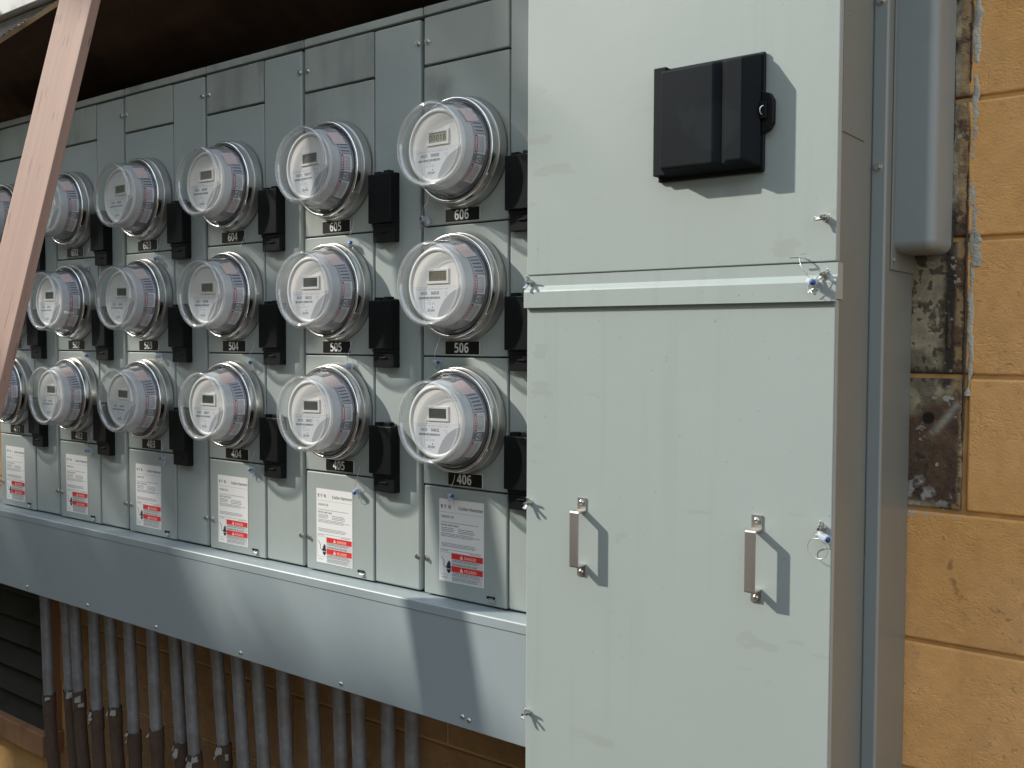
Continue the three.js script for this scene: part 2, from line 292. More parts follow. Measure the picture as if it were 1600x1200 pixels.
// ragged bead of old caulk and crumbling sealant left on the wall beside the cabinet
{
  const bead = (name, mat, cx, y0, y1, wid, hgt, gap, seed) => {
    const pos = [], uv = [], idx = [], NY = Math.round((y1 - y0) / 0.0028), NX = 7; let rows = 0;
    for (let i = 0; i <= NY; i++) {
      const y = lerp(y0, y1, i / NY), big = fbm(y * 14 + seed, 2.5, 4096, 3, seed), fine = fbm(y * 130 + seed, 7.5, 4096, 2, seed + 1), fine2 = fbm(y * 130 + seed, 17.5, 4096, 2, seed + 2);
      const on = sm(gap, gap + 0.08, big), a = wid * (0.1 + 1.3 * big) * on, jit = (fbm(y * 45 + seed, 27.5, 4096, 2, seed + 5) - 0.5) * wid * 0.7, l = cx + jit - a * (0.15 + 1.1 * fine), r = cx + jit + a * (0.15 + 1.1 * fine2);
      for (let j = 0; j <= NX; j++) { const f = j / NX, edge = Math.pow(Math.sin(Math.PI * f), 0.45); const x = lerp(l, r, f); pos.push(x, y, -0.2008 + (hgt * edge * (0.45 + 0.9 * fbm(x * 240 + 3, y * 240 + 8, 4096, 2, seed + 3))) * on); uv.push(x * 2, y * 2); }
      if (i) for (let j = 0; j < NX; j++) { const q = rows * (NX + 1) + j, p = q - NX - 1; idx.push(p, p + 1, q + 1, p, q + 1, q); }
      rows++;
    }
    const g = new THREE.BufferGeometry(); g.setAttribute('position', new THREE.Float32BufferAttribute(pos, 3)); g.setAttribute('uv', new THREE.Float32BufferAttribute(uv, 2)); g.setIndex(idx); g.computeVertexNormals();
    part(name, g, mat, scene.getObjectByName('block_wall'));
  };
  bead('caulk_bead', M.caulk, 0.9030, -0.05, 0.75, 0.0082, 0.0018, 0.44, 11);
  bead('caulk_bead_001', M.caulk, 0.9055, 0.14, 0.33, 0.0130, 0.0024, 0.42, 23);
  bead('caulk_bead_002', M.caulk, 0.9035, 0.0, 0.72, 0.0060, 0.0016, 0.47, 57);
  bead('paint_scale', M.caulk, 0.8600, 0.16, 0.29, 0.0110, 0.0012, 0.52, 61);
  bead('paint_scale_001', M.caulk, 0.8700, -0.222, -0.16, 0.0120, 0.0012, 0.46, 71);
  bead('sealant_bead', M.crumb, 0.8955, -0.225, 0.75, 0.0030, 0.0032, 0.36, 31);
  bead('sealant_bead_001', M.crumb, 0.8730, 0.02, 0.75, 0.0048, 0.0030, 0.44, 43);
}

// ---------------------------------------------------------------- louvred vent in the wall, far left
{
  const v = thing('louvred_vent', 'dark louvred vent with orange sill below the left end of the trough', 'vent', [-2.3, -1.21, -0.2]);
  const [bg, bc] = slab(-2.9, -1.73, -1.17, -0.66, -0.205, -0.203, 0.0005, 1); part('backing', bg, M.cavity, v, bc);
  for (let i = 0; i < 6; i++) {
    const y = -0.745 - i * 0.0835, g = new RoundedBoxGeometry(1.16, 0.068, 0.006, 1, 0.001); boxUV(g, i * 0.3, 0);
    part(numberedIn(v, 'slat'), g, M.louver, v, [-2.315, y, -0.178], [-0.55, 0, 0]);
  }
  slabPart('sill', v, M.orange, -2.95, -1.70, -1.255, -1.185, -0.206, -0.135, 0.004);
  slabPart('jamb', v, M.orange, -1.724, -1.712, -1.185, -0.66, -0.206, -0.172, 0.002);
}

// ---------------------------------------------------------------- white boards on the wall above the plywood, far left
{
  const s = thing('wall_trim', 'white and grey painted trim boards above the plywood in the top left corner', 'trim', [-2.4, 0.9, -0.2]);
  slabPart('lower_board', s, M.greySiding, -4, -1.1, 0.86, 1.033, -0.2, -0.176, 0.003);
  slabPart('white_board', s, M.whitePaint, -4, -1.1, 1.036, 1.092, -0.2, -0.150, 0.004);
  slabPart('upper_board', s, M.greySiding, -4, -1.1, 1.094, 1.34, -0.2, -0.176, 0.003);
}

// ---------------------------------------------------------------- electricity meter columns
const XC = (k) => -0.329 * k;
const PLATE_Y = [0.2553, 0.016, -0.2215], METER_Y = [0.364, 0.126, -0.113], FLOOR = [6, 5, 4];
function plateTexture(text) {
  return canvasTex(320, 96, (c, w, h) => {
    c.fillStyle = '#0b0d0e'; c.fillRect(0, 0, w, h);
    c.fillStyle = '#e4e6e4'; c.font = 'bold 100px sans-serif'; c.textAlign = 'center'; c.textBaseline = 'alphabetic';
    c.save(); c.translate(w / 2 - 6, 83); c.scale(0.84, 1); c.fillText(text, 0, 0); c.restore();
  });
}
const warnTexture = canvasTex(640, 928, (c, w, h) => {
  c.fillStyle = '#e9e9e6'; c.fillRect(0, 0, w, h);
  const txt = (s, x, y, px, weight = '', color = '#333', sx = 1) => { c.fillStyle = color; c.font = `${weight} ${px}px sans-serif`; c.save(); c.translate(x, y); c.scale(sx, 1); c.fillText(s, 0, 0); c.restore(); };
  txt('E', 24, 106, 56, 'bold', '#1b1d22'); txt('\u00b7T\u00b7', 62, 106, 56, 'bold', '#1b1d22', 0.9); txt('N', 132, 106, 56, 'bold', '#1b1d22');
  c.fillStyle = '#1b1d22'; c.fillRect(24, 78, 30, 6);
  c.fillStyle = '#999'; c.fillRect(225, 50, 2, 66);
  txt('Cutler-Hammer', 282, 108, 52, 'bold', '#26282c', 0.9);
  c.fillStyle = '#8d8d8d'; c.fillRect(10, 146, 620, 3);
  txt('3MM512R', 30, 212, 40, 'bold', '#77797a');
  const lines = (x, y, n, wmax, lh = 17, grey = '#6b6d70', seed = 1) => { const r = rng(seed); c.fillStyle = grey; for (let i = 0; i < n; i++) { let q = x; const end = x + wmax * (0.82 + 0.18 * r()); while (q < end) { const ww = 8 + r() * 26; c.fillRect(q, y + i * lh, Math.min(ww, end - q), lh * 0.42); q += ww + 6; } } };
  lines(28, 258, 1, 560, 17, '#7a7c7f', 3); txt('RATED AMPS MAX', 28, 304, 30, 'bold', '#55575a');
  lines(34, 320, 3, 190, 19, '#6b6d70', 5); lines(280, 322, 3, 230, 19, '#6b6d70', 6); lines(28, 384, 3, 560, 15, '#66686b', 7);
  lines(34, 494, 3, 560, 16, '#66686b', 8);
  c.fillStyle = '#555'; c.fillRect(14, 566, 600, 3); lines(20, 578, 1, 130, 16, '#777', 9); lines(440, 578, 1, 170, 16, '#777', 10);
  c.strokeStyle = '#8a8a8a'; c.lineWidth = 3; c.strokeRect(14, 600, 166, 250);
  c.fillStyle = '#c9cac9'; c.fillRect(186, 600, 440, 320);
  for (const [y, word] of [[598, 'DANGER'], [742, 'PELIGRO']]) {
    c.fillStyle = '#d8322b'; c.fillRect(182, y, 446, 66);
    c.fillStyle = '#f6dcd8'; c.beginPath(); c.moveTo(300, y + 56); c.lineTo(324, y + 10); c.lineTo(348, y + 56); c.closePath(); c.fill();
    txt('!', 319, y + 54, 34, 'bold', '#d8322b'); txt(word, 364, y + 54, 44, 'bold', '#f2bdb6', 0.95);
  }
  lines(194, 672, 2, 420, 16, '#55575a', 11); txt('HAZARDOUS VOLTAGE', 194, 734, 28, 'bold', '#515356', 1.2); lines(194, 814, 3, 420, 15, '#55575a', 12); lines(194, 866, 3, 420, 15, '#66686b', 13);
  // hand with a spark
  c.fillStyle = '#262b33'; c.beginPath(); c.ellipse(142, 776, 32, 54, 0.05, 0, 7); c.fill();
  for (const [dx, y0, a] of [[-24, 718, -0.1], [-9, 696, -0.03], [6, 690, 0.04], [20, 704, 0.12]]) { c.save(); c.translate(142 + dx, y0); c.rotate(a); c.fillRect(-6, 0, 13, 62); c.restore(); }
  c.save(); c.translate(118, 750); c.rotate(0.7); c.fillRect(-7, -30, 14, 52); c.restore();
  c.fillStyle = '#e9e9e6'; c.fillRect(112, 780, 60, 6);
  c.strokeStyle = '#30343a'; c.lineWidth = 7; c.beginPath(); c.moveTo(34, 652); c.lineTo(72, 706); c.lineTo(66, 744); c.lineTo(92, 770); c.lineTo(106, 764); c.stroke();
  lines(30, 878, 1, 110, 16, '#777', 14);
});
const plateEdgeGeo = new RoundedBoxGeometry(0.0815, 0.0255, 0.0016, 1, 0.0004), plateFaceGeo = new THREE.BoxGeometry(0.0795, 0.0235, 0.0008);
const labelGeo = new THREE.BoxGeometry(0.106, 0.1525, 0.0005);
const warnMat = std({ map: warnTexture, roughness: 0.5, name: 'warning_print' });
const latchSlot = mergeGeometries([new THREE.BoxGeometry(0.017, 0.0022, 0.003).translate(0, 0.002, 0.0005), new THREE.BoxGeometry(0.003, 0.004, 0.004).translate(-0.007, 0.001, 0.001), new THREE.BoxGeometry(0.003, 0.004, 0.004).translate(0.007, 0.001, 0.001)]);
const latchTab = new RoundedBoxGeometry(0.011, 0.005, 0.004, 1, 0.0008);

const COLW = ['right beside the tall cabinet', 'second from the tall cabinet', 'third from the tall cabinet', 'fourth from the tall cabinet', 'second from the left end', 'at the far left end'], ROWW = ['top row', 'middle row', 'bottom row'];
function column(k) {
  const x = XC(k), n = 6 - k, base = -0.4428;
  const g = thing('meter_cabinet', `grey meter column with plates 60${n}, 50${n}, 40${n}, ${COLW[k]}`, 'meter cabinet', [x, base, -0.19], 'meter cabinet columns along the wall');
  const P = (name, a, b, c, d, z0 = -0.011, z1 = 0, mat = M.paint, r = 0.0022) => slabPart(name, g, mat, x + a, x + b, c, d, z0, z1, r);
  slabPart('cabinet_body', g, M.cavity, x + 0.0005, x + 0.3285, base + 0.003, 0.636, -0.19, -0.012, 0.002);
  P('top_strip', 0.001, 0.3262, 0.6250, 0.6412, -0.05, -0.0005, M.paintGrime);
  P('upper_panel', 0.0035, 0.2003, 0.5345, 0.6205, -0.011, 0.0005, M.paintGrime);
  P('meter_panel', 0.002, 0.2005, 0.2402, 0.5305, -0.011, -0.0003, k < 2 ? M.paintGrime : M.paint);
  P('meter_panel', 0.002, 0.2005, 0.0014, 0.2374, -0.011, 0.0012);
  P('meter_panel', 0.002, 0.2005, -0.2376, -0.0013, -0.011, 0.0012);
  P('label_panel', 0.0052, 0.2005, base, -0.2404, -0.011, 0.0022);
  P('side_panel', 0.2026, 0.3215, base, 0.6205, -0.014, 0, M.paint, 0.0045);
  for (let r = 0; r < 3; r++) {
    const dx = r === 2 ? 0.1052 : 0.0980, e = part('number_plate', plateEdgeGeo, M.plateEdge, g, [x + dx, PLATE_Y[r] + 0.001 * (hash(k, r, 3) - 0.5), 0.0023], [0, 0, 0.012 * (hash(k, r, 4) - 0.5)]);
    const fm = std({ map: plateTexture(`${FLOOR[r]}0${n}`), roughness: 0.4, name: 'engraved_plate' });
    const f = new THREE.Mesh(plateFaceGeo, fm); f.name = 'plate_face'; f.position.z = 0.0008; f.castShadow = f.receiveShadow = true; e.add(f);
  }
  part('warning_label', labelGeo, warnMat, g, [x + (k ? 0.0885 : 0.096), -0.3372 - (k ? 0.0125 : 0), 0.0026], [0, 0, 0.006 * (hash(k, 1, 8) - 0.5)]);
  for (const [dx, y, z] of [[-0.0125 + 0.329, 0.5770, 0], [0.0118, 0.5763, 0.0005], [-0.0125 + 0.329, -0.3775, 0], [0.0118, -0.3770, 0.0022]]) part('screw', hexScrew, M.steel, g, [x + dx, y, z]);
  part('latch_slot', latchSlot, M.black, g, [x + 0.166, -0.4285, 0.0022]);
  part('latch_tab', latchTab, M.steel, g, [x + 0.169, -0.4345, 0.0036]);
  return g;
}
for (let k = 0; k < 6; k++) column(k);

// ---------------------------------------------------------------- meters
const HECO = { '606': '000000', '506': '566038', '406': '546432', '605': '566073', '505': '566022', '405': '566027' };
function faceTexture(id) {
  const serial = HECO[id] ?? String(566000 + Math.floor(hash(+id, 3, 9) * 99)), r = rng(+id);
  return canvasTex(384, 384, (c, w, h) => {
    c.fillStyle = '#e9e5e0'; c.fillRect(0, 0, w, h);
    c.fillStyle = '#dedfe2'; c.beginPath(); c.moveTo(0, 205); c.lineTo(384, 205); c.lineTo(384, 384); c.lineTo(0, 384); c.fill();
    c.fillStyle = '#a7a8ad'; c.beginPath(); c.moveTo(384, 212); c.quadraticCurveTo(286, 236, 240, 300); c.quadraticCurveTo(210, 340, 200, 384); c.lineTo(384, 384); c.closePath(); c.fill();
    c.fillStyle = '#bdbdbd'; c.fillRect(0, 203, 384, 2);
    const t = (s, x, y, px, wt = '', co = '#444', sx = 1) => { c.fillStyle = co; c.font = `${wt} ${px}px sans-serif`; c.save(); c.translate(x, y); c.scale(sx, 1); c.fillText(s, 0, 0); c.restore(); };
    t('CL 200  240 V  3 W  TYPE C1S  60 Hz  1.0 Kh', 34, 222, 13, '', '#8a8a8d');
    t('HECO', 66, 250, 26, 'bold', '#4c4e55', 0.78); t(serial, 146, 250, 26, 'bold', '#4c4e55', 0.78);
    t('FM 2S', 250, 244, 11, '', '#9a9a9d'); t('AW', 262, 258, 11, '', '#9a9a9d');
    c.fillStyle = '#4a4b52'; for (let q = 50; q < 220;) { const ww = 1.5 + r() * 3.5; c.fillRect(q, 262, ww, 13); q += ww + 1 + r() * 2.6; }
    t('*' + serial + '*', 108, 287, 9, '', '#8a8a8d');
    t(`${Math.floor(10 + r() * 80)} ${Math.floor(10 + r() * 80)} ${Math.floor(10 + r() * 80)}`, 106, 308, 19, '', '#9b9ba0', 0.95);
    t('Itron', 118, 350, 25, 'bold italic', '#3c3d42', 0.95); c.fillStyle = '#3c3d42'; c.beginPath(); c.arc(160, 325, 4, 0, 7); c.fill();
    t('CENTRON', 122, 361, 8, '', '#9a9a9d');
  });
}
const sideTexture = canvasTex(1024, 192, (c, w, h) => {      // round the drum; x runs with the angle, bottom edge at the wall
  c.fillStyle = '#868a8b'; c.fillRect(0, 0, w, h);
  for (let q = 0; q < w; q += 64) { c.fillStyle = q % 128 ? '#7d8183' : '#919595'; c.fillRect(q, 58, 64, h); }
  c.fillStyle = '#c3c6c6'; c.fillRect(0, 0, w, 58); c.fillStyle = '#a4a3ab'; c.fillRect(0, 56, w, 5);
  c.fillStyle = '#55545e'; c.fillRect(0, 168, w, 24);
  const at = (deg) => ((deg / 360) * w + w) % w;
  const patch = (d0, d1, y0, y1, f) => { const x0 = at(d0), ww = ((d1 - d0) / 360) * w; c.save(); c.translate(x0, 0); f(ww, y0, y1); c.restore(); c.save(); c.translate(x0 - w, 0); f(ww, y0, y1); c.restore(); };
  const words = (x0, x1, y, hh, seed, co) => { const r = rng(seed); c.fillStyle = co; let q = x0; while (q < x1) { const e = 2 + r() * 6; c.fillRect(q, y, Math.min(e, x1 - q), hh); q += e + 2; } };
  patch(14, 46, 66, 166, (ww, a, b) => { c.fillStyle = '#bcbec6'; c.fillRect(0, a, ww, b - a); for (let i = 0; i < 5; i++) words(6 + i * 15, 6 + i * 15 + 6, a + 8, b - a - 16, i + 2, '#6a6c74'); });
  patch(-13, 12, 64, 166, (ww, a, b) => { c.fillStyle = '#e6e6e8'; c.fillRect(0, a, ww, b - a); c.fillStyle = '#a04048'; c.fillRect(2, a + 3, ww - 4, 24); words(8, ww - 8, a + 9, 11, 21, '#eddede'); for (let i = 0; i < 5; i++) words(6, ww - 6, a + 34 + i * 11, 5, i + 31, '#74757c'); });
  patch(-54, -26, 64, 166, (ww, a, b) => { c.fillStyle = '#e0e0e2'; c.fillRect(0, a, ww, b - a); c.fillStyle = '#94404a'; c.fillRect(2, a + 3, ww - 4, 22); words(8, ww - 8, a + 9, 9, 41, '#e6d2d2'); for (let i = 0; i < 5; i++) words(6, ww - 6, a + 32 + i * 11, 5, i + 51, '#6f7078'); });
  patch(-24, -15, 96, 140, (ww, a, b) => { c.fillStyle = '#c8c8cc'; c.fillRect(0, a, ww, b - a); c.strokeStyle = '#555'; c.lineWidth = 3; c.beginPath(); c.moveTo(5, b - 8); c.lineTo(ww / 2, a + 8); c.lineTo(ww - 5, b - 8); c.closePath(); c.stroke(); });
});
sideTexture.wrapS = THREE.RepeatWrapping;
const stickerTexture = canvasTex(128, 96, (c, w, h) => { c.fillStyle = '#ead8d2'; c.fillRect(0, 0, w, h); const r = rng(5); c.fillStyle = '#d6b0a9'; for (let i = 0; i < 7; i++) for (let q = 6; q < w - 8;) { const e = 4 + r() * 12; c.fillRect(q, 8 + i * 12, Math.min(e, w - 6 - q), 5); q += e + 4; } });
const collarGeo = latheZ([[0.079, 0.0], [0.0985, 0.0005], [0.0985, 0.006], [0.0972, 0.009], [0.0958, 0.019], [0.0935, 0.0215], [0.079, 0.0215]], 72);
const ringGeo = latheZ([[0.0865, 0.0215], [0.0905, 0.0217], [0.0918, 0.0222], [0.0925, 0.0234], [0.0928, 0.0250], [0.0928, 0.0322], [0.0926, 0.0338], [0.0920, 0.0352], [0.0910, 0.0362], [0.0897, 0.0366], [0.0884, 0.0364], [0.0874, 0.0357], [0.0867, 0.0345], [0.0865, 0.0330], [0.0865, 0.0215]], 180);
const gasketGeo = latheZ([[0.0864, 0.0335], [0.0845, 0.0345], [0.0825, 0.0335], [0.080, 0.0310], [0.076, 0.0300]], 64);
const clasp = new RoundedBoxGeometry(0.018, 0.008, 0.013, 2, 0.0015);
const domeGeo = latheZ([[0.0855, 0.0345], [0.0848, 0.0385], [0.0826, 0.0398], [0.0812, 0.0420], [0.0800, 0.0480], [0.0775, 0.0640], [0.0755, 0.0790], [0.0742, 0.0880], [0.0738, 0.0905]], 96);
const paneGeo = latheZ([[0.0640, 0.0945], [0.0600, 0.0935], [0.0, 0.0942]], 72);
const rimGeo = latheZ([[0.0738, 0.0905], [0.0742, 0.0930], [0.0736, 0.0962], [0.0718, 0.0985], [0.0694, 0.0992], [0.0670, 0.0984], [0.0652, 0.0966], [0.0640, 0.0945]], 96);
const rimInGeo = latheZ([[0.0712, 0.0880], [0.0716, 0.0925], [0.0706, 0.0955], [0.0690, 0.0962], [0.0672, 0.0950], [0.0655, 0.0920], [0.0648, 0.0885]], 72);
const drumGeo = (() => { const g = new THREE.CylinderGeometry(1, 1, 0.0435, 72, 12, true); g.rotateX(Math.PI / 2); g.translate(0, 0, 0.0523);
  { const p = g.attributes.position, pr = [[0.030, 0.0795], [0.045, 0.0768], [0.058, 0.0742], [0.0625, 0.0722], [0.066, 0.0690], [0.0745, 0.0656]];
    for (let i = 0; i < p.count; i++) { const z = p.getZ(i); let j = 0; while (j < pr.length - 2 && z > pr[j + 1][0]) j++; const f = Math.min(1, Math.max(0, (z - pr[j][0]) / (pr[j + 1][0] - pr[j][0]))), r = lerp(pr[j][1], pr[j + 1][1], f); p.setXYZ(i, p.getX(i) * r, p.getY(i) * r, z); } g.computeVertexNormals(); }
  const p = g.attributes.position, uv = g.attributes.uv; for (let i = 0; i < p.count; i++) uv.setY(i, (p.getZ(i) - 0.0305) / 0.0436);
  // u follows the angle from +x, counter-clockwise seen from the front
  const q = g.toNonIndexed(), P = q.attributes.position, U = q.attributes.uv;
  for (let t = 0; t < P.count; t += 3) { const a = [0, 1, 2].map((j) => Math.atan2(P.getY(t + j), P.getX(t + j)) / (2 * Math.PI)); const mx = Math.max(...a); for (let j = 0; j < 3; j++) { let v = a[j]; if (mx - v > 0.5) v += 1; U.setX(t + j, v); } }
  return q; })();
const faceRimGeo = latheZ([[0.0655, 0.074], [0.0640, 0.0765], [0.0610, 0.0775], [0.0585, 0.0770], [0.0568, 0.0750], [0.0563, 0.0735]], 64);
const faceGeo = (() => { const g = new THREE.CylinderGeometry(0.0566, 0.0566, 0.003, 64); g.rotateX(Math.PI / 2); const n = g.attributes.normal, p = g.attributes.position, uv = g.attributes.uv; for (let i = 0; i < p.count; i++) uv.setXY(i, 0.5 + p.getX(i) / 0.1132, 0.5 + p.getY(i) / 0.1132); return g; })();
const bezelGeo = (() => { const s = new THREE.Shape([[-0.0245, -0.0125], [0.0245, -0.0125], [0.0245, 0.0125], [-0.0245, 0.0125]].map((p) => new THREE.Vector2(...p))); s.holes.push(new THREE.Path([[-0.0205, -0.0088], [-0.0205, 0.0092], [0.0205, 0.0092], [0.0205, -0.0088]].map((p) => new THREE.Vector2(...p)))); return new THREE.ExtrudeGeometry(s, { depth: 0.0015, bevelEnabled: true, bevelThickness: 0.0005, bevelSize: 0.0004, bevelSegments: 1 }); })();
const lcdGeo = new THREE.BoxGeometry(0.041, 0.018, 0.0008);
const stickerGeo = (() => { const g = new THREE.CylinderGeometry(0.0728, 0.0786, 0.026, 16, 1, true, 0, 0.46); g.rotateX(Math.PI / 2); g.rotateZ(0); return g; })();
function lcdTexture(text, bg, fg) { return canvasTex(160, 72, (c, w, h) => { c.fillStyle = bg; c.fillRect(0, 0, w, h); c.fillStyle = fg; c.font = 'bold 52px monospace'; c.textAlign = 'right'; c.fillText(text, w - 8, 56); }); }
const lcdMats = {
  lit: std({ map: lcdTexture('00018', '#a5a796', '#55584e'), roughness: 0.25, name: 'display_lit' }), dark: std({ map: lcdTexture('00005', '#4c514d', '#363a38'), roughness: 0.25, name: 'display_dark' }),
  brown: std({ map: lcdTexture('00012', '#77705f', '#635d50'), roughness: 0.25, name: 'display_brown' }), olive: std({ map: lcdTexture('00007', '#5f6450', '#4a4e40'), roughness: 0.25, name: 'display_olive' }), blank: std({ map: lcdTexture('', '#6d6f6c', '#666'), roughness: 0.25, name: 'display_blank' }),
};
const sideMat = std({ map: sideTexture, roughness: 0.55, name: 'drum_print' }), stickerMat = std({ map: stickerTexture, roughness: 0.6, side: THREE.DoubleSide, name: 'pink_sticker' });
const domeVariants = [[0.012, 0.988], [0.02, 0.98], [0.05, 0.968], [0.08, 0.955]].map(([ro, tr]) => { const m = M.dome.clone(); m.roughness = ro; m.transmission = tr; return m; });
function meter(k, r) {
  const n = 6 - k, id = `${FLOOR[r]}0${n}`, x = XC(k) + 0.1005, y = METER_Y[r];
  const g = thing('electricity_meter', `clear-domed electricity meter above plate ${id}, ${ROWW[r]}, ${COLW[k]}`, 'electricity meter', [x, y, 0], 'electricity meters in rows on the grey cabinets');
  const at = (z) => [x, y, z];
  part('socket_collar', collarGeo, M.collar, g, at(0));
  const ring = part('locking_ring', ringGeo, M.chrome, g, at(0));
  const a = -0.62 + 0.1 * (hash(k, r, 21) - 0.5), cl = new THREE.Mesh(clasp, M.steel); cl.name = 'ring_clasp'; cl.castShadow = cl.receiveShadow = true; cl.position.set(0.0915 * Math.cos(a), 0.0915 * Math.sin(a), 0.0285); cl.rotation.z = a + Math.PI / 2; ring.add(cl);
  part('gasket', gasketGeo, M.gasket, g, at(0));
  const tilt = 0.05 * (hash(k, r, 22) - 0.5);
  const drum = part('drum', drumGeo, sideMat, g, at(0), [0, 0, tilt * 2]);
  const st = new THREE.Mesh(stickerGeo, stickerMat); st.name = 'sticker'; st.position.set(0, 0, 0.0555); st.rotation.z = Math.PI / 2 + 0.62 + (r === 2 ? 0.12 : r ? 0.04 : -0.1) + 0.08 * (hash(k, r, 23) - 0.5); st.castShadow = st.receiveShadow = true; drum.add(st);
  part('face_rim', faceRimGeo, M.white, g, at(0));
  const face = part('dial_face', faceGeo, std({ map: faceTexture(id), roughness: 0.45, name: 'dial_print' }), g, at(0.0735), [0, 0, tilt]);
  const bz = new THREE.Mesh(bezelGeo, M.white); bz.name = 'display_bezel'; bz.position.set(0.004, 0.0145, 0.0016); bz.castShadow = bz.receiveShadow = true; face.add(bz);
  const kind = { 606: 'lit', 506: 'brown', 604: 'blank', 605: 'blank', 603: 'olive', 504: 'brown' }[id] ?? 'dark';
  const lcd = new THREE.Mesh(lcdGeo, lcdMats[kind]); lcd.name = 'display'; lcd.position.set(0.004, 0.0147, 0.0020); lcd.receiveShadow = true; face.add(lcd);
  const dv = domeVariants[Math.floor(hash(k, r, 31) * 4)], dome = part('dome', domeGeo, dv, g, at(0));
  for (const [nm, gg, mm] of [['dome_rim', rimGeo, M.domeRim], ['inner_rim', rimInGeo, M.domeRim], ['front_pane', paneGeo, dv]]) { const q = new THREE.Mesh(gg, mm); q.name = nm; q.castShadow = q.receiveShadow = true; dome.add(q); }
  return g;
}
for (let r = 0; r < 3; r++) for (let k = 0; k < 6; k++) meter(k, r);

// ---------------------------------------------------------------- black breaker covers
const bcov = boxUV(new RoundedBoxGeometry(0.060, 0.092, 0.022, 2, 0.0018)), bbase = boxUV(new RoundedBoxGeometry(0.058, 0.128, 0.010, 1, 0.001)), blow = boxUV(new RoundedBoxGeometry(0.0555, 0.034, 0.016, 2, 0.0014));
const bsl = new RoundedBoxGeometry(0.0555, 0.006, 0.0185, 1, 0.001), btab = new RoundedBoxGeometry(0.015, 0.0075, 0.014, 1, 0.001), bpull = new RoundedBoxGeometry(0.018, 0.0024, 0.004, 1, 0.0008);
function breaker(k, r) {
  const n = 6 - k, id = `${FLOOR[r]}0${n}`, x = XC(k) + 0.2405, y = METER_Y[r];
  const g = thing('breaker_cover', `black breaker cover right of meter ${id}, ${ROWW[r]}, ${COLW[k]}`, 'breaker cover', [x, y - 0.085, 0], 'black breaker covers beside the meters');
  part('base_plate', bbase, M.black, g, [x, y - 0.083, 0.005]);
  part('cover', bcov, M.blackDusty2, g, [x, y - 0.067, 0.0145]);
  part('step', bsl, M.black, g, [x + 0.001, y - 0.1165, 0.0095]);
  part('lower_block', blow, M.black, g, [x + 0.0015, y - 0.1315, 0.0085]);
  part('pull', bpull, M.blackDusty2, g, [x + 0.002, y - 0.1300, 0.0175]);
  part('hinge_tab', btab, M.black, g, [x - 0.016, y - 0.0185, 0.009]); part('hinge_tab', btab, M.black, g, [x + 0.009, y - 0.0175, 0.009]);
  return g;
}
for (let r = 0; r < 3; r++) for (let k = 0; k < 6; k++) breaker(k, r);

// ---------------------------------------------------------------- wire seals with blue inserts
const sealBody = mergeGeometries([latheZ([[0, 0.0085], [0.0046, 0.0085], [0.0056, 0.0075], [0.0056, -0.0060], [0.0046, -0.0072], [0, -0.0072]], 18), new RoundedBoxGeometry(0.0075, 0.0105, 0.003, 1, 0.0008).translate(0, -0.0080, -0.004)].map((q) => q.index ? q.toNonIndexed() : q)), sealBlue = latheZ([[0, 0.0088], [0.0038, 0.0088], [0.0038, -0.003], [0, -0.003]], 14);
function seal(x, y, z, label, { rot = [0, 0, 0], wires = [], group = 'wire seals with blue inserts' } = {}) {
  const g = thing('wire_seal', label, 'wire seal', [x, y, z], group);
  const b = part('body', sealBody, M.clear, g, [x, y, z], rot); const i = new THREE.Mesh(sealBlue, M.blue); i.name = 'insert'; b.add(i);
  for (const w of wires) part('wire', tube(w, 0.00045, 28, 5), M.wire, g, [0, 0, 0]);
  return g;
}
{
  const S = [[0, 0.0124, 0.2524, 'under the top row dome'], [0, 0.0409, -0.0104, 'above the bottom row meter'], [0, 0.0768, -0.2532, 'at the paper label'], [1, 0.145, 0.2168, 'above the middle row meter'], [1, 0.1403, -0.0202, 'above the bottom row meter'], [1, 0.159, -0.2684, 'at the paper label'],
    [2, 0.1326, 0.2099, 'above the middle row meter'], [2, 0.1627, -0.0186, 'above the bottom row meter'], [2, 0.162, -0.2532, 'at the paper label'], [3, 0.1465, 0.2224, 'above the middle row meter'], [3, 0.150, -0.0086, 'above the bottom row meter'], [3, 0.161, -0.2513, 'at the paper label'], [4, 0.16, 0.214, 'above the middle row meter'], [4, 0.16, -0.012, 'above the bottom row meter'], [4, 0.16, -0.256, 'at the paper label']];
  S.forEach(([k, dx, y, where], i) => {
    const x = XC(k) + dx, z = 0.009, r = rng(i + 77), up = y + 0.028 + 0.01 * r();
    const wires = [
      [[x - 0.004, y + 0.004, z], [x - 0.002 + 0.004 * r(), y + 0.016, z + 0.003], [x - 0.003 + 0.01 * r(), up, 0.006], [x + 0.004, up + 0.012, 0.003]],
      [[x + 0.003, y - 0.003, z], [x + 0.009, y - 0.010, z + 0.002], [x + 0.003, y - 0.017, z], [x - 0.005, y - 0.011, z], [x - 0.002, y - 0.003, z]]];
    seal(x, y, z, `blue-tipped wire seal ${where}, column ${COLW[k]}`, { rot: [(r() - 0.5) * 1.2, (r() - 0.3) * 1.6, r()], wires });
  });
}

